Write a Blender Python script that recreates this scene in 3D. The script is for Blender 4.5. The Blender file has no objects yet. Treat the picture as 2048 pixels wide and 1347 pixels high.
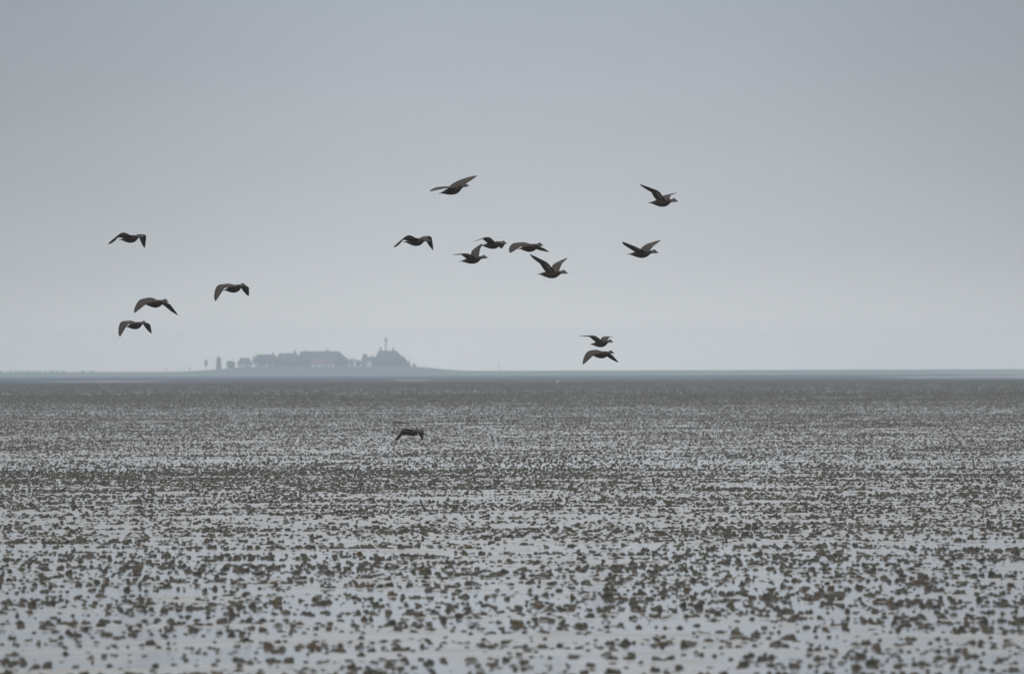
import bpy, bmesh, math, random
import numpy as np
from mathutils import Vector, Matrix, Euler

# ------------------------------------------------------------------ camera, sky, sun, exposure
sc = bpy.context.scene
LENS, SENSOR, PW, PH = 400.0, 36.0, 2048.0, 1347.0
FPX = PW * LENS / SENSOR
CAMZ = 1.7
cam_d = bpy.data.cameras.new("camera")
cam = bpy.data.objects.new("camera", cam_d)
sc.collection.objects.link(cam)
sc.camera = cam
cam_d.lens = LENS
cam_d.sensor_width = SENSOR
cam_d.clip_start = 1.0
cam_d.clip_end = 60000.0
cam.location = (0, 0, CAMZ)
cam.rotation_euler = (math.radians(90) + math.atan(70.5 / FPX), 0.003, 0)
cam_d.dof.use_dof = True
cam_d.dof.focus_distance = 182.0
cam_d.dof.aperture_fstop = 11.0

SUN_EL, SUN_AZ = 48.0, 215.0          # high behind the camera, a little to the left, hidden by cloud
world = bpy.data.worlds.new("World")
sc.world = world
world.use_nodes = True
wt = world.node_tree
wt.nodes.clear()


def wn(kind, **kw):
    n = wt.nodes.new(kind)
    for k, v in kw.items():
        setattr(n, k, v)
    return n


def wmath(op, a, b=None, clamp=False):
    n = wn('ShaderNodeMath', operation=op, use_clamp=clamp)
    for i, v in enumerate((a, b)):
        if v is None:
            continue
        if isinstance(v, (int, float)):
            n.inputs[i].default_value = v
        else:
            wt.links.new(v, n.inputs[i])
    return n.outputs[0]


def wmix(f, a, b):
    n = wn('ShaderNodeMix', data_type='RGBA')
    for s, v in ((n.inputs['Factor'], f), (n.inputs[6], a), (n.inputs[7], b)):
        if isinstance(v, (int, float)):
            s.default_value = v
        elif isinstance(v, tuple):
            s.default_value = (*v, 1)
        else:
            wt.links.new(v, s)
    return n.outputs[2]


sky = wn('ShaderNodeTexSky', sky_type='NISHITA')
sky.sun_disc = False
sky.sun_elevation = math.radians(SUN_EL)
sky.sun_rotation = math.radians(SUN_AZ)
sky.dust_density = 4.0
tc = wn('ShaderNodeTexCoord')
sep = wn('ShaderNodeSeparateXYZ')
wt.links.new(tc.outputs['Generated'], sep.inputs[0])
zz = wmath('MAXIMUM', sep.outputs['Z'], 0.0)
SKY_A, SKY_B, SKY_C, SKY_ZEN = (3.14, 3.63, 4.30), (3.95, 3.58, 2.85), (4.6, 3.9, 3.2), (13.2, 13.8, 14.6)


def wfall(c, k):
    n = wn('ShaderNodeVectorMath', operation='SCALE')
    n.inputs[0].default_value = c
    wt.links.new(wmath('POWER', 2.71828, wmath('MULTIPLY', wmath('SUBTRACT', wmath('MAXIMUM', zz, 0.003), 0.003), -1.0 / k)), n.inputs['Scale'])
    return n.outputs[0]


def wadd(a, b):
    n = wn('ShaderNodeVectorMath', operation='ADD')
    for q, v in enumerate((a, b)):
        if isinstance(v, tuple):
            n.inputs[q].default_value = v
        else:
            wt.links.new(v, n.inputs[q])
    return n.outputs[0]


# even cloud, paler towards the horizon, with a bright rim right down behind the haze
c_sky = wadd(wadd(SKY_A, wfall(SKY_B, 0.02)), wfall(SKY_C, 0.0026))
f_hi = wmath('MULTIPLY', wmath('SUBTRACT', zz, 0.034), 5.0, clamp=True)
c_sky = wmix(f_hi, c_sky, SKY_ZEN)
# faint drifting structure in the cloud sheet
cmap = wn('ShaderNodeMapping')
cmap.inputs['Scale'].default_value = (1, 1, 3.5)
wt.links.new(tc.outputs['Generated'], cmap.inputs[0])
cn = wn('ShaderNodeTexNoise')
cn.inputs['Scale'].default_value = 42
cn.inputs['Detail'].default_value = 5
wt.links.new(cmap.outputs[0], cn.inputs['Vector'])
cvar_ = wmath('ADD', 0.955, wmath('MULTIPLY', cn.outputs[0], 0.09))
# lens falloff put into the sky colour: brightest ahead, dimmed towards both sides
ax = wmath('POWER', wmath('DIVIDE', sep.outputs['X'], 0.05), 2.0)
sky_falloff = wmath('MULTIPLY', cvar_, wmath('ADD', 0.61, wmath('MULTIPLY', wmath('POWER', 2.71828, wmath('MULTIPLY', ax, -1.0)), 0.39)))
vm = wn('ShaderNodeVectorMath', operation='SCALE')
wt.links.new(c_sky, vm.inputs[0])
wt.links.new(sky_falloff, vm.inputs['Scale'])
c_all = wmix(0.97, sky.outputs[0], vm.outputs[0])
bg = wn('ShaderNodeBackground')
bg.inputs['Strength'].default_value = 0.1
wt.links.new(c_all, bg.inputs['Color'])
wo = wn('ShaderNodeOutputWorld')
wt.links.new(bg.outputs[0], wo.inputs[0])

sun_d = bpy.data.lights.new("sun", 'SUN')
sun_d.energy = 0.6
sun_d.angle = math.radians(30)
sun_d.color = (1.0, 0.96, 0.9)
sun = bpy.data.objects.new("sun", sun_d)
sc.collection.objects.link(sun)
_az, _el = math.radians(SUN_AZ), math.radians(SUN_EL)
sun_dir = Vector((math.sin(_az) * math.cos(_el), math.cos(_az) * math.cos(_el), math.sin(_el)))
sun.rotation_euler = sun_dir.to_track_quat('Z', 'Y').to_euler()
sun.location = (0, 0, 60)

sc.view_settings.view_transform = 'Standard'
sc.view_settings.look = 'None'
sc.view_settings.exposure = 0.0
sc.view_settings.gamma = 1.0
sc.view_settings.use_curve_mapping = False
sc.cycles.volume_bounces = 3
sc.cycles.max_bounces = 6

rng = np.random.default_rng(11)
random.seed(5)
COL = sc.collection


# ------------------------------------------------------------------ helpers
def at(px, py, y):
    """world point at depth y seen at photograph pixel (px, py)"""
    d = Vector(((px - PW / 2) / FPX, (PH / 2 - py) / FPX, -1.0))
    d.rotate(cam.rotation_euler)
    return Vector((0, 0, CAMZ)) + d * (y / d.y)


def tag(o, label=None, cat=None, group=None, kind=None):
    if label:
        o['label'] = label
    if cat:
        o['category'] = cat
    if group:
        o['group'] = group
    if kind:
        o['kind'] = kind
    return o


def link(name, data, mats=(), parent=None, smooth=False):
    o = bpy.data.objects.new(name, data)
    COL.objects.link(o)
    for m in mats:
        data.materials.append(m)
    if parent:
        o.parent = parent
    if smooth and data is not None:
        data.polygons.foreach_set('use_smooth', [True] * len(data.polygons))
    return o


def empty(name, loc=(0, 0, 0), rz=0.0):
    o = bpy.data.objects.new(name, None)
    COL.objects.link(o)
    o.location = loc
    o.rotation_euler = (0, 0, rz)
    o.empty_display_size = 0.3
    return o


def pymesh(name, verts, faces):
    me = bpy.data.meshes.new(name)
    me.from_pydata([tuple(map(float, v)) for v in verts], [], [tuple(int(i) for i in f) for f in faces])
    me.update()
    return me


def npmesh(name, verts, quads):
    me = bpy.data.meshes.new(name)
    n, m = len(verts), len(quads)
    me.vertices.add(n)
    me.vertices.foreach_set('co', np.ascontiguousarray(verts, dtype=np.float32).ravel())
    me.loops.add(m * 4)
    me.loops.foreach_set('vertex_index', np.ascontiguousarray(quads, dtype=np.int32).ravel())
    me.polygons.add(m)
    me.polygons.foreach_set('loop_start', np.arange(0, m * 4, 4, dtype=np.int32))
    me.update(calc_edges=True)
    me.validate()
    return me


def grid_quads(nr, nc):
    i = np.arange(nr - 1)[:, None] * nc + np.arange(nc - 1)[None, :]
    return np.stack([i, i + 1, i + nc + 1, i + nc], -1).reshape(-1, 4)


class MB:
    """collects simple solids into one mesh"""

    def __init__(self):
        self.v, self.f = [], []

    def add(self, v, f):
        b = len(self.v)
        self.v += [tuple(p) for p in v]
        self.f += [tuple(i + b for i in q) for q in f]

    def box(self, x0, x1, y0, y1, z0, z1):
        self.add([(x0, y0, z0), (x1, y0, z0), (x1, y1, z0), (x0, y1, z0), (x0, y0, z1), (x1, y0, z1), (x1, y1, z1), (x0, y1, z1)],
                 [(3, 2, 1, 0), (4, 5, 6, 7), (0, 1, 5, 4), (1, 2, 6, 5), (2, 3, 7, 6), (3, 0, 4, 7)])

    def tube(self, a, b, r0, r1, n=8):
        a, b = Vector(a), Vector(b)
        z = (b - a).normalized()
        x = z.orthogonal().normalized()
        y = z.cross(x)
        v = []
        for c, r in ((a, r0), (b, r1)):
            for k in range(n):
                t = 2 * math.pi * k / n
                v.append(c + x * (r * math.cos(t)) + y * (r * math.sin(t)))
        f = [(k, (k + 1) % n, n + (k + 1) % n, n + k) for k in range(n)]
        f += [tuple(range(n - 1, -1, -1)), tuple(range(n, 2 * n))]
        self.add(v, f)

    def lathe(self, prof, n=12, c=(0, 0)):
        v, f = [], []
        for r, z in prof:
            for k in range(n):
                t = 2 * math.pi * k / n
                v.append((c[0] + r * math.cos(t), c[1] + r * math.sin(t), z))
        for j in range(len(prof) - 1):
            for k in range(n):
                f.append((j * n + k, j * n + (k + 1) % n, (j + 1) * n + (k + 1) % n, (j + 1) * n + k))
        f.append(tuple(range(n - 1, -1, -1)))
        f.append(tuple(range((len(prof) - 1) * n, len(prof) * n)))
        self.add(v, f)

    def build(self, name, mat, parent=None, smooth=False):
        return link(name, pymesh(name, self.v, self.f), (mat,), parent, smooth)


# numpy value noise, used for the relief of the mud and the spread of the worm casts
def _hash(ix, iy, seed):
    h = (ix.astype(np.int64) * 374761393 + iy.astype(np.int64) * 668265263 + seed * 974634777) & 0xFFFFFFFF
    h = ((h ^ (h >> 13)) * 1274126177) & 0xFFFFFFFF
    h = h ^ (h >> 16)
    return (h & 0xFFFFFF).astype(np.float64) / 0xFFFFFF


def vnoise(x, y, s, seed):
    x, y = x / s, y / s
    ix, iy = np.floor(x), np.floor(y)
    fx, fy = x - ix, y - iy
    fx, fy = fx * fx * (3 - 2 * fx), fy * fy * (3 - 2 * fy)
    a, b = _hash(ix, iy, seed), _hash(ix + 1, iy, seed)
    c, d = _hash(ix, iy + 1, seed), _hash(ix + 1, iy + 1, seed)
    return (a * (1 - fx) + b * fx) * (1 - fy) + (c * (1 - fx) + d * fx) * fy - 0.5


def sstep(a, b, x):
    t = np.clip((x - a) / (b - a), 0, 1)
    return t * t * (3 - 2 * t)


# ------------------------------------------------------------------ materials
def mat(name, base, rough=0.6, spec=0.5, ior=1.45):
    m = bpy.data.materials.new(name)
    m.use_nodes = True
    b = m.node_tree.nodes['Principled BSDF']
    b.inputs['Base Color'].default_value = (*base, 1)
    b.inputs['Roughness'].default_value = rough
    b.inputs['IOR'].default_value = ior
    b.inputs['Specular IOR Level'].default_value = spec
    return m


def noise_mat(name, c0, c1, scale, rough=0.6, spec=0.5, ior=1.45, detail=4.0, lo=0.35, hi=0.65, stretch=(1, 1, 1), bump=0.0, bscale=None, bdist=0.01, rough2=None):
    m = mat(name, c0, rough, spec, ior)
    nt = m.node_tree
    b = nt.nodes['Principled BSDF']
    tcn = nt.nodes.new('ShaderNodeTexCoord')
    mp = nt.nodes.new('ShaderNodeMapping')
    mp.inputs['Scale'].default_value = stretch
    nt.links.new(tcn.outputs['Object'], mp.inputs[0])
    nz = nt.nodes.new('ShaderNodeTexNoise')
    nz.inputs['Scale'].default_value = scale
    nz.inputs['Detail'].default_value = detail
    nt.links.new(mp.outputs[0], nz.inputs['Vector'])
    rp = nt.nodes.new('ShaderNodeValToRGB')
    rp.color_ramp.elements[0].position = lo
    rp.color_ramp.elements[1].position = hi
    rp.color_ramp.elements[0].color = (*c0, 1)
    rp.color_ramp.elements[1].color = (*c1, 1)
    nt.links.new(nz.outputs[0], rp.inputs[0])
    nt.links.new(rp.outputs[0], b.inputs['Base Color'])
    if rough2 is not None:
        mr = nt.nodes.new('ShaderNodeMapRange')
        mr.inputs['From Min'].default_value = lo
        mr.inputs['From Max'].default_value = hi
        mr.inputs['To Min'].default_value = rough
        mr.inputs['To Max'].default_value = rough2
        nt.links.new(nz.outputs[0], mr.inputs[0])
        nt.links.new(mr.outputs[0], b.inputs['Roughness'])
    if bump:
        n2 = nt.nodes.new('ShaderNodeTexNoise')
        n2.inputs['Scale'].default_value = bscale or scale
        n2.inputs['Detail'].default_value = 3
        nt.links.new(mp.outputs[0], n2.inputs['Vector'])
        bp = nt.nodes.new('ShaderNodeBump')
        bp.inputs['Strength'].default_value = bump
        bp.inputs['Distance'].default_value = bdist
        nt.links.new(n2.outputs[0], bp.inputs['Height'])
        nt.links.new(bp.outputs[0], b.inputs['Normal'])
    return m


M = {}
M['mud'] = noise_mat('wet_mud', (0.122, 0.110, 0.090), (0.175, 0.160, 0.134), 1.3, 0.20, 0.5, 1.40, rough2=0.42, bump=0.45, bscale=11, bdist=0.005)
M['pool'] = noise_mat('shallow_water', (0.11, 0.108, 0.10), (0.13, 0.127, 0.118), 0.6, 0.055, 0.5, 1.333, bump=0.10, bscale=7, bdist=0.003)
M['sea'] = noise_mat('sea_water', (0.008, 0.016, 0.032), (0.018, 0.030, 0.052), 0.012, 0.62, 0.15, 1.333, stretch=(1, 0.35, 1), bump=1.0, bscale=0.35, bdist=2.5)
M['cast'] = noise_mat('worm_cast_mud', (0.050, 0.043, 0.030), (0.110, 0.094, 0.066), 22, 0.55, 0.35, 1.4, bump=0.4, bscale=60, bdist=0.006)
_nt = M['cast'].node_tree                              # casts differ: old dry ones paler, fresh ones darker
_b = _nt.nodes['Principled BSDF']
_src = _b.inputs['Base Color'].links[0].from_socket
_oi = _nt.nodes.new('ShaderNodeObjectInfo')
_mr = _nt.nodes.new('ShaderNodeValToRGB')
_cr = _mr.color_ramp
_cr.elements[0].color = (0.45, 0.45, 0.45, 1)
_cr.elements[1].position, _cr.elements[1].color = 0.90, (1.0, 1.0, 1.0, 1)
_e = _cr.elements.new(0.96)
_e.color = (1.0, 0.80, 0.60, 1)
_nt.links.new(_oi.outputs['Random'], _mr.inputs[0])
_vs = _nt.nodes.new('ShaderNodeVectorMath')
_vs.operation = 'MULTIPLY'
_nt.links.new(_src, _vs.inputs[0])
_nt.links.new(_mr.outputs[0], _vs.inputs[1])
_nt.links.new(_vs.outputs[0], _b.inputs['Base Color'])
M['marsh'] = noise_mat('salt_marsh_grass', (0.055, 0.085, 0.035), (0.10, 0.125, 0.055), 0.02, 0.9, 0.2, bump=0.4, bscale=0.5, bdist=0.4)
M['leaf'] = noise_mat('foliage', (0.035, 0.055, 0.025), (0.075, 0.10, 0.045), 0.4, 0.8, 0.2)
M['bark'] = noise_mat('bark', (0.05, 0.04, 0.03), (0.09, 0.075, 0.06), 3, 0.9, 0.2)
M['thatch'] = noise_mat('thatched_roof', (0.075, 0.065, 0.055), (0.12, 0.105, 0.09), 0.9, 0.9, 0.2, stretch=(1, 1, 4))
M['tile'] = noise_mat('red_roof_tiles', (0.17, 0.085, 0.065), (0.23, 0.12, 0.09), 1.5, 0.8, 0.3)
M['brick'] = noise_mat('dark_brick_wall', (0.11, 0.075, 0.06), (0.16, 0.11, 0.09), 2, 0.85, 0.3)
M['white'] = noise_mat('white_wall', (0.72, 0.72, 0.70), (0.82, 0.82, 0.80), 0.8, 0.8, 0.3)
M['pane'] = mat('window_pane', (0.03, 0.035, 0.04), 0.1)
M['door'] = noise_mat('painted_door', (0.05, 0.10, 0.08), (0.07, 0.13, 0.10), 2, 0.5)
M['wood'] = noise_mat('weathered_wood', (0.08, 0.07, 0.055), (0.13, 0.115, 0.10), 6, 0.85, 0.2)
M['metal'] = noise_mat('grey_steel', (0.16, 0.17, 0.17), (0.23, 0.24, 0.24), 3, 0.5)
M['gull'] = noise_mat('white_feathers', (0.70, 0.70, 0.70), (0.80, 0.80, 0.80), 8, 0.7, 0.2)

# ------------------------------------------------------------------ the tidal flat
def edge_y(x):
    xc = np.clip(x, -160, 160)
    return 2105 + 1.75 * xc + 22 * vnoise(x, x * 0 + 3.3, 35.0, 77)


def mud_h(x, y):
    near = 1 - sstep(100, 320, y) * 0.72
    h = 0.006 * vnoise(x, y, 34.0, 1) + 0.006 * vnoise(x, y, 9.0, 2) + near * (
        0.010 * vnoise(x, y, 2.4, 3) + 0.011 * vnoise(x, y, 0.8, 4) + 0.0040 * vnoise(x, y, 0.26, 5))
    h = h + 0.0004
    h = h + 0.05 * sstep(900, 1500, y)
    h = h - 0.35 * sstep(-8, 45, y - edge_y(x))
    return h


rows = [-55.0, -20.0, 0.0, 20.0, 35.0, 44.0, 48.0]
yy = 50.0
while yy < 2260:
    rows.append(yy)
    yy += 0.11 if yy < 130 else 0.11 * (yy / 130.0) ** 1.62
rows += [2300.0, 2400.0]
rows = np.array(rows)
NF = 420
u = np.linspace(-1, 1, NF)
hw = 0.056 * np.maximum(rows, 40) + 5
X = u[None, :] * hw[:, None]
outer = np.array([1.15, 1.5, 2.5, 6.0])
padR = hw[:, None] * outer[None, :]
far_x = np.full((len(rows), 1), 3000.0)
X = np.concatenate([-far_x, -padR[:, ::-1], X, padR, far_x], 1)
Y = np.repeat(rows[:, None], X.shape[1], 1)
Z = mud_h(X, Y)
gm = npmesh("mud_flat", np.stack([X, Y, Z], -1).reshape(-1, 3), grid_quads(*X.shape))
mud = link("mud_ground", gm, (M['mud'],), None, True)
tag(mud, "wet grey-brown tidal mud stretching from the near edge to the sea", "mud flat", kind='structure')


def sheet(name, x0, x1, y0, y1, z, m, nx=8, ny=8):
    xs, ys = np.linspace(x0, x1, nx), np.linspace(y0, y1, ny)
    XX, YY = np.meshgrid(xs, ys)
    me = npmesh(name, np.stack([XX, YY, XX * 0 + z], -1).reshape(-1, 3), grid_quads(ny, nx))
    return link(name, me, (m,))


tag(sheet("shallow_water", -3000, 3000, -55, 1400, 0.0, M['pool']), "thin sheet of standing water left between the mud ridges", "water", kind='structure')
tag(sheet("sea_water", -3050, 3050, 1850, 8300, 0.004, M['sea'], 20, 20), "dark blue-grey strip of open sea beyond the mud", "water", kind='structure')


M['sand'] = noise_mat('pale_wet_sand', (0.30, 0.29, 0.27), (0.42, 0.41, 0.39), 0.05, 0.6, 0.4)


def sandbank(label, x0, x1, y0, y1, h, seed):
    """low lens of sand showing above the sea, ragged outline"""
    r = np.random.default_rng(seed)
    na, nr = 72, 6
    a = np.linspace(0, 2 * math.pi, na, endpoint=False)
    rag = 1 + sum(r.uniform(.04, .12) * np.sin(k * a + r.uniform(0, 6.28)) for k in (2, 3, 5, 7, 11))
    V, Fc = [((x0 + x1) / 2, (y0 + y1) / 2, h)], []
    for j in range(1, nr + 1):
        q = j / nr
        for i in range(na):
            V.append(((x0 + x1) / 2 + (x1 - x0) / 2 * q * rag[i] * math.cos(a[i]), (y0 + y1) / 2 + (y1 - y0) / 2 * q * rag[i] * math.sin(a[i]), h * (1 - q * q) - .05 * q))
    for i in range(na):
        Fc.append((0, 1 + i, 1 + (i + 1) % na))
        for j in range(nr - 1):
            b = 1 + j * na
            Fc.append((b + i, b + na + i, b + na + (i + 1) % na, b + (i + 1) % na))
    tag(link("sandbank", pymesh("sandbank", V, Fc), (M['sand'],), None, True), label, "sandbank", kind='structure')


sandbank("pale sandbank in the sea strip at the far right", 88, 240, 2650, 3500, .16, 1)
sandbank("thin pale sandbank behind the far right one", 190, 420, 4300, 5600, .2, 2)
sandbank("faint sandbank at the near edge of the sea on the left", -100, -68, 2240, 2420, .10, 3)
sandbank("small sandbank in the sea below the mast", -26, -15, 2330, 2440, .10, 4)

# ------------------------------------------------------------------ low marsh island with its dwelling mound
YL = 7250.0
PXM = FPX / 7370.0


def wx(px, y=7370.0):
    return (px - 1024) / FPX * y


def land_h(x, y):
    base = 2.75 * sstep(7250, 7330, y) ** 0.8 + 0.25 * vnoise(x, y, 60, 21) * sstep(7300, 7400, y) - 0.06
    # the mound: left foot, flat top, long right slope
    L0, L1, R0, R1 = wx(345), wx(520), wx(800), wx(950)
    m = np.where(x < 0, 1, 1) * sstep(L0, L1, x) * (1 - sstep(R0, R1, x))
    m = m * sstep(7272, 7352, y) * (1 - sstep(7560, 7700, y))
    return base + m * (2.9 + 0.25 * vnoise(x, y, 14, 22))


xs = np.concatenate([np.linspace(-3000, -420, 44), np.arange(-410, 420, 3.0), np.linspace(430, 3000, 44)])
ys = np.array([7244, 7252, 7262, 7275, 7290, 7305, 7320, 7335, 7350, 7365, 7385, 7410, 7450, 7520, 7600, 7700, 7800, 8000, 8200])
LX, LY = np.meshgrid(xs, ys)
LZ = land_h(LX, LY)
LZ[0, :] = -0.5
lo = link("marsh_land", npmesh("marsh_land", np.stack([LX, LY, LZ], -1).reshape(-1, 3), grid_quads(len(ys), len(xs))), (M['marsh'],), None, True)
tag(lo, "low green salt-marsh island lying along the horizon", "land", kind='structure')


def lz(x, y):
    return float(land_h(np.array([x]), np.array([y]))[0])


# haze: one closed box of even pale air round the whole scene
hb = MB()
hb.box(-3200, 3200, -80, 8500, -1.8, 29.0)
hm = bpy.data.materials.new("pale_haze")
hm.use_nodes = True
hm.node_tree.nodes.clear()
pv = hm.node_tree.nodes.new('ShaderNodeVolumePrincipled')
pv.inputs['Color'].default_value = (0.82, 0.925, 1.0, 1)
pv.inputs['Density'].default_value = 1.7e-4
pv.inputs['Anisotropy'].default_value = 0.2
ho = hm.node_tree.nodes.new('ShaderNodeOutputMaterial')
hm.node_tree.links.new(pv.outputs[0], ho.inputs['Volume'])
tag(hb.build("haze", hm), "pale grey sea haze over the flats", "haze", kind='stuff')


def house(label, x0, x1, eave, ridge, r0, r1, y=7375.0, depth=9.0, roof='thatch', wall='brick', chimneys=(), windows=(), door=None, base=None):
    """x0..x1, r0..r1, chimney and window places in photograph pixels across; eave and ridge in pixels down"""
    gx = (wx(x0, y) + wx(x1, y)) / 2
    g = lz(gx, y) if base is None else base
    root = empty("farm_house", (gx, y, g))
    tag(root, label, "house", "farmhouses on the island mound")
    X0, X1, R0, R1 = (wx(v, y) - gx for v in (x0, x1, r0, r1))
    pxc = (x0 + x1) / 2
    ez, rz = at(pxc, eave, y).z - g, at(pxc, ridge, y).z - g
    d = depth / 2
    w = MB()
    w.box(X0 + .5, X1 - .5, -d + .5, d - .5, -1.0, ez + .25)
    w.build("wall", M[wall], root)
    r = MB()
    r.add([(X0, -d, ez), (X1, -d, ez), (X1, d, ez), (X0, d, ez), (R0, 0, rz), (R1, 0, rz),
           (X0, -d, ez - .3), (X1, -d, ez - .3), (X1, d, ez - .3), (X0, d, ez - .3)],
          [(0, 1, 5, 4), (1, 2, 5), (2, 3, 4, 5), (3, 0, 4), (6, 7, 1, 0), (7, 8, 2, 1), (8, 9, 3, 2), (9, 6, 0, 3), (9, 8, 7, 6)])
    ro = r.build("roof", M[roof], root)
    for cx, cy in chimneys:
        X, tz = wx(cx, y) - gx, at(cx, cy, y).z - g
        c = MB()
        c.box(X - .55, X + .55, -.5, .5, rz - 1.2, tz - .25)
        c.box(X - .7, X + .7, -.65, .65, tz - .25, tz)
        c.build("chimney", M['brick'], ro)
    for wxp in windows:
        X = wx(wxp, y) - gx
        k = MB()
        zc = ez - 1.55
        for a, b, c, e in ((-.62, -.5, zc - .7, zc + .7), (.5, .62, zc - .7, zc + .7), (-.5, .5, zc + .58, zc + .7), (-.5, .5, zc - .7, zc - .58), (-.04, .04, zc - .58, zc + .58)):
            k.box(X + a, X + b, -d + .42, -d + .497, c, e)
        f = k.build("window", M['white'], root)
        p = MB()
        p.box(X - .5, X + .5, -d + .46, -d + .49, zc - .58, zc + .58)
        p.build("pane", M['pane'], f)
    if door:
        X = wx(door, y) - gx
        k = MB()
        k.box(X - .55, X + .55, -d + .43, -d + .497, -.6, 2.0)
        k.build("door", M['door'], root)
    return root


house("small hip-roofed farmhouse standing alone at the left of the mound, beside the round bush", 474, 506, 727, 715, 481, 498, y=7372, depth=8, wall='white', windows=(482, 490, 499), door=494)
house("low farmhouse under a dark roof next to the small hip-roofed one, half behind trees", 510, 558, 723.5, 708.5, 517, 550, y=7385, depth=10, chimneys=((546, 704),), windows=(520, 530, 540), door=550, wall='white')
house("middle farmhouse with a stout chimney at the right end of its ridge", 551, 600, 722, 706, 558, 594, y=7382, depth=10, chimneys=((590, 700),), windows=(560, 570, 580, 590))
house("biggest farmhouse, its long thatched roof sloping down to the gap in the skyline", 594, 697, 719, 702, 601, 678, y=7388, depth=14, chimneys=((655, 697), (612, 700)), windows=(606, 616, 676, 686))
house("red-roofed house with white walls in front of the biggest thatched roof", 622, 671, 726.5, 716, 629, 661, y=7345, depth=8, roof='tile', wall='white', windows=(633, 645, 662), door=653)
house("farmhouse with two chimneys below the tall mast on the right-hand height", 748, 815, 721, 701, 757, 792, y=7380, depth=14, chimneys=((762, 694), (787, 695)), windows=(762, 774, 786, 798), door=780)


# trees and bushes: tapered trunk with limbs, crown of many leaf clumps
def tree(name, label, px, top, base_px, wpx, y=7378.0, trunk=0.35, group="trees and bushes round the farmhouses", lean=0.0, n=420, cat="tree"):
    x = wx(px, y)
    g = lz(x, y)
    tz = at(px, top, y).z
    H = max(tz - g, 1.0)
    W = wpx / PXM / 2
    root = empty(name, (x, y, g))
    tag(root, label, cat, group)
    th = H * trunk
    t = MB()
    t.tube((0, 0, -.4), (0.1, 0, th + H * .25), max(.10, H * .035), H * .015, 7)
    for k in range(4):
        a = k * 1.7 + px
        t.tube((0.03, 0, th * .8 + k * .06 * H), (W * .55 * math.cos(a), W * .55 * math.sin(a), th + H * (.2 + .06 * k)), H * .015, H * .006, 5)
    t.build("trunk", M['bark'], root)
    r = np.random.default_rng(int(px * 7) + 1)
    nb = 7
    cen = np.stack([r.uniform(-.6, .6, nb) * W + lean, r.uniform(-.6, .6, nb) * W, th + (H - th) * r.uniform(.25, .75, nb)], 1)
    rad = r.uniform(.35, .62, nb)
    V, Fc = [], []
    for i in range(n):
        b = r.integers(nb)
        d = r.normal(size=3)
        d /= np.linalg.norm(d)
        rr = r.uniform(.35, 1.0) ** .5
        p = cen[b] + d * rr * rad[b] * np.array([W, W, (H - th) * .62])
        p[2] = min(max(p[2], th * .55), H - .05)
        if trunk < .13 and r.random() < .35:
            p[2] = r.uniform(-.2, .5) * H
        if abs(p[0] - lean) > W:
            continue
        s = r.uniform(.09, .17) * min(W, H) + .08
        a, bb = r.normal(size=3), r.normal(size=3)
        a /= np.linalg.norm(a)
        bb -= a * (a @ bb)
        bb /= np.linalg.norm(bb)
        k = len(V)
        V += [p - a * s, p - bb * s * .7, p + a * s, p + bb * s * .7]
        Fc += [(k, k + 1, k + 2, k + 3)]
    link("crown", pymesh("crown", V, Fc), (M['leaf'],), root)
    return root


G2 = "trees and bushes round the farmhouses"
tree("broadleaf_tree", "single small tree standing on the bare slope left of the windmill", 411, 718.5, 735, 8.5, trunk=.38, lean=0.2)
tree("round_bush", "broad rounded bush between the windmill and the first farmhouse", 462, 721, 734, 24, trunk=.08, n=700, cat="bush")
tree("slope_bush", "tiny bush on the lower left slope of the mound, left of the single tree", 379, 733.5, 740, 4, trunk=.2, cat="bush", n=160)
for p_, t_, w_, lb in ((509, 710.5, 8, "pointed tree at the left end of the tree-covered roofs"), (517, 707, 13, "taller tree rising just right of the pointed tree"),
                       (530, 708.5, 14, "leafy tree in front of the low farmhouse under its chimney"), (554, 708, 10, "tree filling the notch between the low and the middle farmhouse")):
    tree("broadleaf_tree", lb, p_, t_, 734, w_, y=7370 if p_ > 520 else 7379, trunk=.15, n=520)
for p_, t_, w_, lb in ((694, 716, 14, "bush at the foot of the biggest roof where the skyline dips"), (704, 715.5, 13, "rounded bush just left of the gap in the skyline"),
                       (716, 719.5, 14, "low bush just right of the gap in the skyline")):
    tree("round_bush", lb, p_, t_, 733, w_, trunk=.08, n=500, cat="bush")
for p_, t_, w_, lb in ((725, 712, 10, "lowest tree on the left flank of the right-hand height"), (731, 706.5, 13, "second step of trees up the left flank of the right-hand height"),
                       (743, 701.5, 18, "tall tree touching the left end of the two-chimney farmhouse"), (805, 712, 14, "tree leaning on the right end of the two-chimney farmhouse")):
    tree("broadleaf_tree", lb, p_, t_, 733, w_, y=7372, trunk=.12, n=620)
for p_, t_, w_, lb in ((815, 722.5, 14, "bush at the right foot of the two-chimney farmhouse"), (829, 726.5, 9, "small bush alone on the right slope beside the thin pole")):
    tree("round_bush", lb, p_, t_, 733, w_, trunk=.08, n=400, cat="bush")
LB2 = "leafy garden tree standing against the roofs in the thick of the farm cluster"
for p_, t_, w_, y_ in ((524, 714, 15, 7364), (538, 717, 13, 7362), (549, 712, 12, 7368), (563, 714, 15, 7366), (577, 717, 14, 7364), (586, 708.5, 11, 7392), (600, 711, 15, 7366), (612, 716, 13, 7364),
                       (640, 703.5, 22, 7398), (668, 703, 18, 7398), (679, 708, 16, 7374), (688, 713, 14, 7372)):
    tree("garden_tree", LB2, p_, t_, 734, w_, y=y_, trunk=.10, n=480)
LB5 = "leafy garden tree standing in front of the two-chimney farmhouse"
for p_, t_, w_, y_ in ((757, 709, 15, 7366), (770, 716, 14, 7362), (783, 713, 14, 7364), (796, 709, 15, 7368)):
    tree("garden_tree", LB5, p_, t_, 733, w_, y=y_, trunk=.10, n=480)
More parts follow.
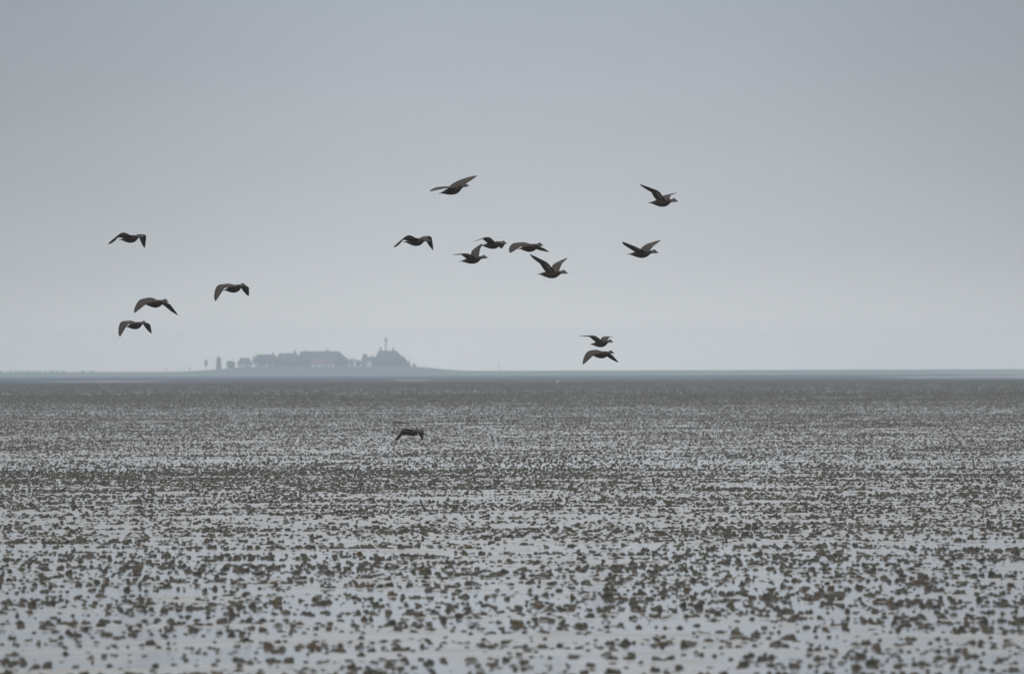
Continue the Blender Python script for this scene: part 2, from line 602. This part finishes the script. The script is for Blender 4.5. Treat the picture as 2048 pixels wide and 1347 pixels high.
G3 = "low trees on the far left shore"
LB3 = "low tree in the ragged line along the far left shore"
for p_, t_, w_ in ((4, 744, 16), (19, 744.5, 14), (33, 743, 10), (44, 744.2, 12), (55, 743, 14), (70, 744, 12), (80, 741.6, 4), (90, 743, 10), (103, 743.8, 11), (115, 742.4, 15), (126, 743, 10), (164, 743.6, 12), (186, 744, 14)):
    tree("shore_tree", LB3, p_, t_, 747, w_, y=7420, trunk=.12, n=220, group=G3)

# windmill, mast and poles
y = 7366.0
x = wx(437.5, y)
mill = empty("windmill", (x, y, lz(x, y)))
tag(mill, "small dark windmill with a domed cap, between the single tree and the round bush", "windmill")
ht = at(437.5, 718.5, y).z - mill.location.z
k = MB()
k.lathe([(1.75, -.5), (1.6, ht * .5), (1.4, ht)], 12)
k.build("tower", M['wood'], mill)
k = MB()
k.lathe([(1.6, ht), (1.55, ht + .5), (1.1, ht + 1.2), (.35, ht + 1.6), (.05, ht + 1.65)], 12)
k.build("cap", M['thatch'], mill, True)
hub = (0, -2.0, ht + .7)
k = MB()
k.tube((0, -1.2, ht + .7), hub, .22, .18, 8)
k.build("hub", M['wood'], mill)
for a in (12, 102, 192, 282):
    t = math.radians(a)
    dx, dz = math.sin(t), math.cos(t)
    k = MB()
    k.tube(hub, (hub[0] + dx * 2.6, hub[1], hub[2] + dz * 2.6), .10, .06, 6)
    for j in range(5):
        q = .7 + j * .45
        c = (hub[0] + dx * q, hub[1], hub[2] + dz * q)
        k.tube(c, (c[0] + dz * .38, c[1], c[2] - dx * .38), .045, .045, 5)
    k.build("sail", M['wood'], mill)

y = 7395.0
x = wx(772, y)
g = lz(x, y)
mast = empty("radio_mast", (x, y, g))
tag(mast, "tall slim mast rising above the two-chimney farmhouse", "mast")
top = at(772, 674, y).z - g
k = MB()
for sx, sy in ((-1, -1), (1, -1), (1, 1), (-1, 1)):
    k.tube((sx * .75, sy * .75, -.5), (sx * .45, sy * .45, top - 3), .24, .20, 5)
zc = 1.0
while zc < top - 3.4:
    w0 = .75 - .30 * zc / top
    for s in (-1, 1):
        k.tube((-w0, s * w0, zc), (w0, s * w0, zc + .9), .11, .11, 4)
        k.tube((s * w0, w0, zc), (s * w0, -w0, zc + .9), .11, .11, 4)
    zc += .95
k.build("lattice_shaft", M['metal'], mast)
k = MB()
k.lathe([(.4, top - 3.1), (.9, top - 3.0), (.9, top - .6), (.3, top - .4), (.08, top)], 10)
k.build("antenna_drum", M['metal'], mast)


def pole(label, px, top, r=.16, y=7362.0, head=False, group="thin poles on the mound and marsh"):
    x = wx(px, y)
    g = lz(x, y)
    h = at(px, top, y).z - g
    k = MB()
    k.tube((0, 0, -.5), (0, 0, h), r, r * .6, 7)
    if head:
        k.tube((-.35, 0, h - .5), (.35, 0, h - .5), .12, .12, 6)
    o = k.build("pole", M['wood'], None)
    o.location = (x, y, g)
    tag(o, label, "pole", group)


pole("pole standing alone on the low marsh left of the mound", 332, 734, .35)
pole("left one of two close posts at the left foot of the mound", 355.5, 737, .18)
pole("right one of two close posts at the left foot of the mound", 359, 737.5, .18)
pole("short post on the left foot of the mound, nearest the tiny bush", 368, 737.5, .25)
pole("flagpole sticking up behind the broad rounded bush", 465.5, 711, .16, 7385)
pole("thin pole on the right slope beside the two-chimney farmhouse", 819, 710, .14)
pole("lone pole with a crosspiece on the flat marsh right of the mound", 998, 723.5, .2, head=True)


# ------------------------------------------------------------------ worm casts on the flat
def cast_mesh(i, flat=False):
    r = np.random.default_rng(100 + i)
    ns, nr = 18, 8
    bumps = []
    for k in range(13):                                # coils of squeezed-out mud
        a = r.uniform(0, 2 * math.pi)
        e = r.uniform(0.05, 1.0)
        d = np.array([math.cos(a) * math.cos(e), math.sin(a) * math.cos(e), math.sin(e)])
        bumps.append((d, r.uniform(.22, .6), r.uniform(.22, .42)))
    V = []
    sq = r.uniform(.88, 1.14)
    for j in range(nr):
        el = (j / nr) * math.pi / 2
        for k in range(ns):
            a = 2 * math.pi * k / ns
            d = np.array([math.cos(a) * math.cos(el), math.sin(a) * math.cos(el), math.sin(el)])
            rr = .72
            for b, am, wd in bumps:
                rr += am * math.exp(-((1 - d @ b) / (wd * wd * .5)) * .5) * .75
            sk = 1.0 + .30 * max(0, 1 - el / .35)      # spreading foot
            p = d * rr * .5
            zt = p[2] / .5
            pk = 1.08 - .22 * min(zt, 1.0)             # draws the heap in towards its top
            V.append((p[0] * sk * sq * pk, p[1] * sk / sq * pk, p[2] * (.30 if flat else .95)))
    V.append((0, 0, max(v[2] for v in V) * .97))
    Fc = []
    for j in range(nr - 1):
        for k in range(ns):
            Fc.append((j * ns + k, j * ns + (k + 1) % ns, (j + 1) * ns + (k + 1) % ns, (j + 1) * ns + k))
    for k in range(ns):
        Fc.append(((nr - 1) * ns + k, (nr - 1) * ns + (k + 1) % ns, len(V) - 1))
    me = pymesh("worm_cast", V, Fc)
    me.materials.append(M['cast'])
    me.polygons.foreach_set('use_smooth', [True] * len(me.polygons))
    return me


NV = 10
cast_meshes = [cast_mesh(i, i >= 8) for i in range(NV)]


def scatter(y0, y1, dens, seed):
    r = np.random.default_rng(seed)
    k = 0.052
    m = 3.0
    area = k * (y1 ** 2 - y0 ** 2) + 2 * m * (y1 - y0)
    n = int(area * dens)
    t = r.random(n)
    y = np.sqrt(y0 ** 2 + t * (y1 ** 2 - y0 ** 2))
    x = (r.random(n) * 2 - 1) * (k * y + m)
    return x, y, r.random(n)


px_, py_ = [], []
for y0, y1, dens, seed in ((50, 200, 50.0, 1), (200, 450, 32.0, 2), (450, 900, 21.0, 3), (900, 2170, 5.0, 4)):
    x, y, p = scatter(y0, y1, dens, seed)
    h = mud_h(x, y)
    pr = 0.42 + 0.15 * (1 - sstep(66, 92, y)) + 0.42 * vnoise(x, y, 5.5, 31) + 0.95 * vnoise(x, y, 1.1, 32) + 0.7 * vnoise(x, y, 0.4, 33) + 0.15 * vnoise(x, y, 22.0, 34)
    pr = pr - 14.0 * np.clip(h - 0.0014, -0.004, 0.02) * (1 - sstep(250, 500, y))
    ok = (p < np.clip(pr, 0.015, 1.0)) & (y < edge_y(x) - 5)
    px_.append(x[ok])
    py_.append(y[ok])
cx, cy = np.concatenate(px_), np.concatenate(py_)
n = len(cx)
cz = np.maximum(mud_h(cx, cy), -0.003) - 0.002
cw = np.exp(rng.normal(math.log(0.0275), 0.28, n)).clip(0.012, 0.058) * (1 + .25 * sstep(500, 700, cy) + .8 * (cy > 900))
chh = cw * rng.uniform(0.65, 1.6, n)
crz = rng.uniform(0, 2 * math.pi, n)
cvar = np.where(rng.random(n) < .12, rng.integers(8, NV, n), rng.integers(0, 8, n))
# which ones are the nearest in the picture
fx = (cx / cy) * FPX
inside = (np.abs(fx) < 1018) & (cy > 64.6)
size = np.where(inside, cw / cy, 0)
NEAR = 300
order = np.argsort(-np.where(inside, 1.0 / cy + cw * .02, 0))
near_idx = order[:NEAR]
LBC = "small dark coiled worm cast among the nearest ones, along the bottom of the picture"
for i in near_idx:
    o = bpy.data.objects.new("worm_cast", cast_meshes[cvar[i]])
    COL.objects.link(o)
    o.location = (cx[i], cy[i], cz[i])
    o.rotation_euler = (0, 0, crz[i])
    o.scale = (cw[i], cw[i], chh[i])
    tag(o, LBC, "worm cast", "worm casts nearest the camera")
keep = np.ones(n, bool)
keep[near_idx] = False
ix = np.nonzero(keep)[0]
pm = bpy.data.meshes.new("worm_cast_field")
pm.vertices.add(len(ix))
pm.vertices.foreach_set('co', np.stack([cx[ix], cy[ix], cz[ix]], 1).astype(np.float32).ravel())
a = pm.attributes.new("cast_scale", 'FLOAT_VECTOR', 'POINT')
a.data.foreach_set('vector', np.stack([cw[ix], cw[ix], chh[ix]], 1).astype(np.float32).ravel())
a = pm.attributes.new("cast_turn", 'FLOAT_VECTOR', 'POINT')
a.data.foreach_set('vector', np.stack([crz[ix] * 0, crz[ix] * 0, crz[ix]], 1).astype(np.float32).ravel())
a = pm.attributes.new("cast_kind", 'INT', 'POINT')
a.data.foreach_set('value', cvar[ix].astype(np.int32))
field = link("worm_cast_field", pm)
tag(field, "countless dark worm casts covering the flat out to the sea", "worm casts", kind='stuff')
# one hidden-free source per cast shape: the first near cast that wears it
src = []
for v in range(NV):
    src.append(next(o for o in COL.objects if o.type == 'MESH' and o.data == cast_meshes[v]))
ng = bpy.data.node_groups.new("spread_casts", 'GeometryNodeTree')
ng.interface.new_socket("Geometry", in_out='INPUT', socket_type='NodeSocketGeometry')
ng.interface.new_socket("Geometry", in_out='OUTPUT', socket_type='NodeSocketGeometry')
gi, go = ng.nodes.new('NodeGroupInput'), ng.nodes.new('NodeGroupOutput')
iop = ng.nodes.new('GeometryNodeInstanceOnPoints')
jn = ng.nodes.new('GeometryNodeJoinGeometry')
for o in reversed(src):
    oi = ng.nodes.new('GeometryNodeObjectInfo')
    oi.transform_space = 'ORIGINAL'
    oi.inputs['Object'].default_value = o
    oi.inputs['As Instance'].default_value = True
    ng.links.new(oi.outputs['Geometry'], jn.inputs[0])


def nattr(name, typ):
    q = ng.nodes.new('GeometryNodeInputNamedAttribute')
    q.data_type = typ
    q.inputs['Name'].default_value = name
    return q.outputs[0]


mp_ = ng.nodes.new('GeometryNodeMeshToPoints')
ng.links.new(gi.outputs[0], mp_.inputs['Mesh'])
ng.links.new(mp_.outputs[0], iop.inputs['Points'])
ng.links.new(jn.outputs[0], iop.inputs['Instance'])
iop.inputs['Pick Instance'].default_value = True
ng.links.new(nattr("cast_kind", 'INT'), iop.inputs['Instance Index'])
ng.links.new(nattr("cast_turn", 'FLOAT_VECTOR'), iop.inputs['Rotation'])
ng.links.new(nattr("cast_scale", 'FLOAT_VECTOR'), iop.inputs['Scale'])
ng.links.new(iop.outputs[0], go.inputs[0])
md = field.modifiers.new("spread", 'NODES')
md.node_group = ng
print("casts", n, "field", len(ix))


# ------------------------------------------------------------------ the ducks
def feather_mat(name, c0, c1, rough=.75):
    return noise_mat(name, c0, c1, 38, rough, .25, lo=.38, hi=.62, stretch=(1, 1, 1), bump=.3, bscale=90, bdist=.004)


D = [feather_mat('brown_body_feathers', (0.024, 0.016, 0.012), (0.058, 0.041, 0.032)),
     feather_mat('pale_head_feathers', (0.10, 0.092, 0.082), (0.17, 0.158, 0.143)),
     feather_mat('dark_crown_feathers', (0.032, 0.028, 0.025), (0.062, 0.054, 0.047)),
     feather_mat('upper_wing_feathers', (0.042, 0.032, 0.026), (0.080, 0.062, 0.051)),
     feather_mat('under_wing_feathers', (0.048, 0.037, 0.030), (0.090, 0.070, 0.057)),
     feather_mat('dark_wing_edge_feathers', (0.020, 0.017, 0.015), (0.036, 0.030, 0.026)),
     feather_mat('pale_wing_bar', (0.15, 0.135, 0.12), (0.24, 0.22, 0.20)),
     mat('dark_bill', (0.045, 0.046, 0.045), .4),
     mat('eye', (0.012, 0.01, 0.008), .15)]

# sections along the body: x, half width, half height, centre height
SECT = [(-.275, .030, .003, .006), (-.245, .040, .005, .005), (-.215, .036, .010, .004), (-.185, .034, .018, .003), (-.14, .044, .031, .000), (-.09, .055, .043, -.004),
        (-.03, .063, .053, -.008), (.03, .065, .056, -.009), (.08, .060, .051, -.006), (.12, .048, .041, .000), (.15, .035, .032, .007),
        (.178, .026, .026, .013), (.205, .0225, .0235, .017), (.230, .0235, .0265, .020), (.250, .0245, .0295, .022), (.268, .023, .028, .019), (.286, .0185, .0225, .012), (.298, .0145, .017, .008)]


def duck_body(nseg=20):
    V, Fc, Mi = [], [], []
    n = nseg
    for x, w, h, z in SECT:
        for k in range(n):
            a = 2 * math.pi * k / n
            g = 1.12 if -.2 < x < .16 else 1.05
            V.append((x, w * g * math.cos(a), z + h * g * math.sin(a)))
    for j in range(len(SECT) - 1):
        xm = (SECT[j][0] + SECT[j + 1][0]) / 2
        for k in range(n):
            up = math.sin(2 * math.pi * (k + .5) / n)
            Fc.append((j * n + k, j * n + (k + 1) % n, (j + 1) * n + (k + 1) % n, (j + 1) * n + k))
            if xm < -.18:
                mi = 5
            elif xm < .20:
                mi = 0
            else:
                mi = 2 if up > .45 else 1
            Mi.append(mi)
    Fc.append(tuple(range(n - 1, -1, -1)))
    Fc.append(tuple(range((len(SECT) - 1) * n, len(SECT) * n)))
    Mi += [5, 1]
    # the fan is (x, cos, sin) going forward, so turn the faces outward
    return V, [tuple(reversed(f)) for f in Fc], Mi


SHO = np.array([.075, .042, .026])
LA, LH = .20, .30


def wdir(s, e, side):
    return np.array([math.sin(s), side * math.cos(s) * math.cos(e), math.cos(s) * math.sin(e)])


def duck_wing(s1, e1, s2, e2, side, tw1=0.0, tw2=0.0):
    S = SHO * np.array([1, side, 1])
    Wp = S + LA * wdir(s1, e1, side)
    T = Wp + LH * wdir(s2, e2, side)
    R0 = np.array([.07, side * .010, .012])
    key = [R0, S, Wp, T]
    L = [0] + list(np.cumsum([np.linalg.norm(key[i + 1] - key[i]) for i in range(3)]))
    ns = 30
    dense = np.linspace(0, L[-1], 121)
    P = np.stack([np.interp(dense, L, [q[c] for q in key]) for c in range(3)], 1)
    Q = P.copy()
    for it in range(110):                               # round the joints off
        Q[1:-1] = .25 * Q[:-2] + .5 * Q[1:-1] + .25 * Q[2:]
    idx = np.linspace(0, 120, ns).round().astype(int)
    Pn = Q[idx]
    tn = dense[idx] / L[-1]
    V, Fc, Mi = [], [], []
    nc = 9
    cs = np.linspace(0, 1, nc)
    for i in range(ns):
        t = tn[i]
        Tg = Pn[min(i + 1, ns - 1)] - Pn[max(i - 1, 0)]
        Tg /= np.linalg.norm(Tg)
        C = np.array([-1.0, 0, 0])
        C = C - Tg * (C @ Tg)
        C /= np.linalg.norm(C)
        Nn = -np.cross(C, Tg) * side
        tw = tw1 + (tw2 - tw1) * t
        C2 = C * math.cos(tw) + Nn * math.sin(tw)
        N2 = Nn * math.cos(tw) - C * math.sin(tw)
        f = float(np.interp(t, [0, .12, .40, .55, .85, 1], [.032, .037, .043, .038, .018, .002]))
        c = float(np.interp(t, [0, .10, .25, .40, .50, .65, .80, .90, .97, 1], [.135, .145, .144, .132, .122, .106, .080, .052, .026, .005]))
        if .2 < t < .99:                               # feather tips along the trailing edge
            c *= 1 - (.05 if t < .5 else .10) * ((i % 2) - .5) * 2 * .5
        th = float(np.interp(t, [0, .15, .45, .7, 1], [.020, .018, .011, .006, .002]))
        ch = f + c
        up, dn = [], []
        for q in cs:
            s = q
            prof = th * (1.5 * math.sqrt(max(s, 0)) * (1 - s) + .10 * (1 - s) + .04)
            camb = .055 * ch * math.sin(math.pi * min(1, s ** .8))
            base = Pn[i] - C2 * f + C2 * (ch * s) + N2 * camb
            up.append(base + N2 * prof * .6)
            dn.append(base - N2 * prof * .4)
        V += up + dn[::-1]
    m = 2 * nc
    for i in range(ns - 1):
        t = (tn[i] + tn[i + 1]) / 2
        for k in range(m):
            a, b = i * m + k, i * m + (k + 1) % m
            Fc.append((a, b, b + m, a + m))
            upper = k < nc - 1
            s = (k + .5) / (nc - 1) if upper else (1 - (k - nc + .5) / (nc - 1))
            if t > .93:
                mi = 5
            elif upper:
                mi = 6 if (.16 < t < .46 and .48 < s < .54) else (5 if (s > .86 or (t > .5 and s < .12) or (s > .45 and i % 3 == 0)) else 3)
            else:
                mi = 5 if s < .16 else (6 if (.12 < t < .42 and .30 < s < .44) else (5 if (s > .5 and i % 3 == 0) else 4))
            Mi.append(mi)
    Fc.append(tuple(range(m - 1, -1, -1)))
    Fc.append(tuple(range((ns - 1) * m, ns * m)))
    Mi += [3, 5]
    return V, Fc, Mi


def closed_mesh(name, V, Fc, Mi):
    me = pymesh(name, V, Fc)
    for mm in D:
        me.materials.append(mm)
    me.polygons.foreach_set('material_index', Mi)
    bm = bmesh.new()
    bm.from_mesh(me)
    bmesh.ops.recalc_face_normals(bm, faces=bm.faces)
    bm.to_mesh(me)
    bm.free()
    return me


def union(parts):
    """weld body and wings into one continuous skin"""
    tmp = [link("build_piece", me) for me in parts]
    for o in tmp[1:]:
        b = tmp[0].modifiers.new("weld", 'BOOLEAN')
        b.operation = 'UNION'
        b.solver = 'EXACT'
        b.object = o
    dg = bpy.context.evaluated_depsgraph_get()
    dg.update()
    out = bpy.data.meshes.new_from_object(tmp[0].evaluated_get(dg))
    for o in tmp:
        bpy.data.objects.remove(o)
    for me in parts:
        bpy.data.meshes.remove(me)
    return out


def bill_mesh():
    sect = [(.284, .013, .014, .011), (.300, .0135, .0135, .007), (.318, .0125, .0095, .002), (.332, .0105, .0055, -.003), (.341, .006, .003, -.006)]
    n = 10
    V, Fc = [], []
    for x, w, h, z in sect:
        for k in range(n):
            a = 2 * math.pi * k / n
            V.append((x, w * math.cos(a), z + h * math.sin(a)))
    for j in range(len(sect) - 1):
        for k in range(n):
            Fc.append((j * n + k, (j + 1) * n + k, (j + 1) * n + (k + 1) % n, j * n + (k + 1) % n))
    Fc += [tuple(range(n)), tuple(range(len(sect) * n - 1, (len(sect) - 1) * n - 1, -1))]
    return pymesh("bill", V, Fc)


BILL = bill_mesh()
BILL.materials.append(D[7])
eb = bmesh.new()
bmesh.ops.create_icosphere(eb, subdivisions=1, radius=.0042)
EYE = bpy.data.meshes.new("eye")
eb.to_mesh(EYE)
eb.free()
EYE.materials.append(D[8])

# pixel of the body, heading, pitch, roll, log size, then sweep and lift of arm and hand for the right and the left wing
POSES = {
    'A':[260.92, 476.992, -0.837, 0.085, -0.042, -0.015, -0.09, 0.239, -0.243, -0.656, -0.037, 0.226, -0.599, -0.926],
    'B':[310.821, 606.382, -0.853, 0.086, -0.006, -0.007, -0.231, -0.05, 0.024, -0.643, -0.223, -0.176, -0.136, -0.645],
    'C':[270.459, 650.17, -0.881, 0.112, 0.024, -0.083, -0.128, 0.053, 0.115, -0.911, -0.092, -0.042, -0.585, -0.713],
    'D':[467.776, 576.468, -0.913, 0.13, 0.053, 0.003, -0.282, 0.041, 0.106, -0.846, -0.246, -0.066, -0.751, -0.665],
    'E':[831.451, 482.853, -0.811, 0.033, -0.013, 0.023, -0.099, 0.303, -0.258, -0.662, -0.041, 0.326, -0.354, -0.878],
    'F':[905.524, 380.028, -0.73, 0.199, 0.144, 0.072, -0.233, 0.166, 0.006, -0.043, 0.121, 0.274, -0.037, 0.181],
    'G':[945.115, 519.273, -0.666, 0.11, 0.151, -0.059, -0.003, 0.517, -0.374, 0.156, -0.344, 0.712, -0.306, 0.285],
    'H':[985.167, 489.55, -0.754, 0.074, -0.097, -0.061, 0.113, 0.401, -0.445, -0.407, -0.177, 0.257, -0.843, -0.438],
    'I':[1059.264, 494.779, -0.89, 0.09, 0.007, 0.028, -0.339, 0.015, 0.356, -0.456, -0.274, -0.234, -0.501, -0.157],
    'J':[1102.628, 547.404, -0.706, 0.031, -0.028, 0.038, -0.135, 0.754, -0.396, 0.502, -0.267, 0.794, -0.239, 0.36],
    'K':[1323.721, 404.513, -0.755, 0.038, -0.075, 0.044, 0.027, 0.657, -0.544, 0.411, -0.594, 0.615, -0.229, 0.247],
    'L':[1283.038, 506.912, -0.655, 0.046, 0.039, 0.014, -0.225, 0.431, -0.03, 0.324, -0.158, 0.499, -0.061, 0.254],
    'M':[1201.113, 686.431, -0.832, 0.086, -0.001, -0.115, 0.011, 0.53, -0.275, 0.032, -0.411, 0.553, -0.431, -0.023],
    'N':[1202.685, 708.349, -0.851, 0.073, -0.0, -0.087, -0.14, -0.046, -0.04, -0.709, -0.387, -0.239, -0.321, -0.427],
    'O':[822.808, 864.022, -0.891, 0.03, -0.001, -0.149, -0.066, 0.085, 0.152, -0.668, -0.251, 0.111, -0.604, -0.929],
}
TWIST = {'A': (.0, -.95, 0, 0), 'E': (.0, -.95, 0, 0), 'O': (-.40, -1.3, 0, 0), 'H': (0, -.15, 0, 0),
         'B': (.60, .35, 0, 0), 'C': (.50, .30, 0, 0), 'D': (.50, .30, 0, 0), 'I': (.48, .42, 0, 0), 'N': (.48, .36, 0, 0),
         'F': (.35, .30, .40, .40), 'L': (0, 0, .15, .15), 'M': (0, 0, 0, .2)}
DUCK_LABEL = {
    'A': "highest of the four far left ducks, near wing a thin drooping arc",
    'B': "duck with widely spread low wings just above the lowest far left duck",
    'C': "lowest of the four far left ducks, both wings curving down",
    'D': "duck apart above the island's left end, both wings pressed down",
    'E': "dark brown duck at the left of the centre cluster, near wing a long drooping arc",
    'F': "topmost duck of the flock, tilted with far wing stretched up and near wing level",
    'G': "duck with raised far wing reaching the tail of the duck just above it",
    'H': "duck whose short far wing hangs under its head, tail touching a raised wing below",
    'I': "duck in the centre cluster with a broad lowered near wing and white wing bar",
    'J': "lowest duck of the centre cluster, both wings raised in a wide V",
    'K': "highest duck on the right, near wing swept far back and up",
    'L': "duck on the right directly below the highest one there, wings in a shallow V",
    'M': "upper one of the close pair low over the horizon, wings lifted and level",
    'N': "lower one of the close pair low over the horizon, wings pressed down",
    'O': "single duck skimming low over the mud, the only one below the horizon",
}


def pose_matrix(a, p, r):
    ca, sa, cp, sp, cr, sr = math.cos(a), math.sin(a), math.cos(p), math.sin(p), math.cos(r), math.sin(r)
    Rz = Matrix(((ca, -sa, 0), (sa, ca, 0), (0, 0, 1)))
    Ry = Matrix(((cp, 0, -sp), (0, 1, 0), (sp, 0, cp)))
    Rx = Matrix(((1, 0, 0), (0, cr, -sr), (0, sr, cr)))
    return Rz @ Ry @ Rx


for kx, q in POSES.items():
    dist = FPX / (124 * math.exp(q[5]))
    tr1, tr2, tl1, tl2 = TWIST.get(kx, (0, 0, 0, 0))
    body = closed_mesh("duck_body", *duck_body())
    wr = closed_mesh("duck_wing", *duck_wing(q[6], q[7], q[8], q[9], -1, tr1, tr2))
    wl = closed_mesh("duck_wing", *duck_wing(q[10], q[11], q[12], q[13], 1, tl1, tl2))
    me = union([body, wr, wl])
    me.name = "eider_duck"
    o = link("eider_duck", me, (), None, True)
    Rm = pose_matrix(q[2], q[3], q[4])
    o.location = at(q[0], q[1], dist)
    o.rotation_euler = Rm.to_euler()
    tag(o, DUCK_LABEL[kx], "duck", "ducks flying in a loose flock")
    link("bill", BILL, (), o)
    for s in (-1, 1):
        e = link("eye", EYE, (), o)
        e.location = (.258, s * .0215, .030)


# ------------------------------------------------------------------ small things on the flat
def gull(label, px, py, y, s=1.0):
    k = MB()
    sect = [(-.24, .012, .010, .16), (-.15, .040, .035, .17), (-.04, .062, .065, .19), (.06, .058, .066, .21), (.12, .038, .05, .25), (.15, .030, .04, .29), (.18, .032, .034, .32), (.21, .022, .024, .32), (.27, .006, .006, .31)]
    n = 10
    V, Fc = [], []
    for x, w, h, z in sect:
        for j in range(n):
            a = 2 * math.pi * j / n
            V.append((x, w * math.cos(a), z + h * math.sin(a)))
    for i in range(len(sect) - 1):
        for j in range(n):
            Fc.append((i * n + j, (i + 1) * n + j, (i + 1) * n + (j + 1) % n, i * n + (j + 1) % n))
    Fc += [tuple(range(n)), tuple(range(len(sect) * n - 1, (len(sect) - 1) * n - 1, -1))]
    k.add(V, Fc)
    k.tube((0, .02, 0), (0, .02, .15), .008, .01, 5)
    k.tube((.01, -.02, 0), (.01, -.02, .15), .008, .01, 5)
    o = k.build("gull", M['gull'], None, True)
    p = at(px, py, y)
    o.location = (p.x, p.y, float(mud_h(np.array([p.x]), np.array([p.y]))[0]) if y < 2050 else .08)
    o.rotation_euler = (0, 0, 2.6 + px)
    o.scale = (s, s, s)
    tag(o, label, "gull", "white gulls far out on the flat")


gull("white gull standing on the far mud, right of the image centre", 1115, 767.5, 1700, 1.3)
gull("left one of two white gulls at the sea's edge below the mast", 795, 761, 2370, 1.2)
gull("right one of two white gulls at the sea's edge below the mast", 803, 761.3, 2380, 1.0)

k = MB()
k.tube((-.26, 0, .045), (-.02, .03, .03), .028, .035, 8)
k.tube((-.02, .03, .03), (.26, -.02, .012), .035, .014, 8)
k.tube((-.16, 0.01, .05), (-.2, 0.02, .10), .02, .012, 6)
o = k.build("driftwood_stick", M['wood'], None, True)
p = at(803, 842, 372)
o.location = (p.x, p.y, float(mud_h(np.array([p.x]), np.array([p.y]))[0]) + .035)
tag(o, "thin dark stick lying on the mud just above the low-flying duck", "driftwood")
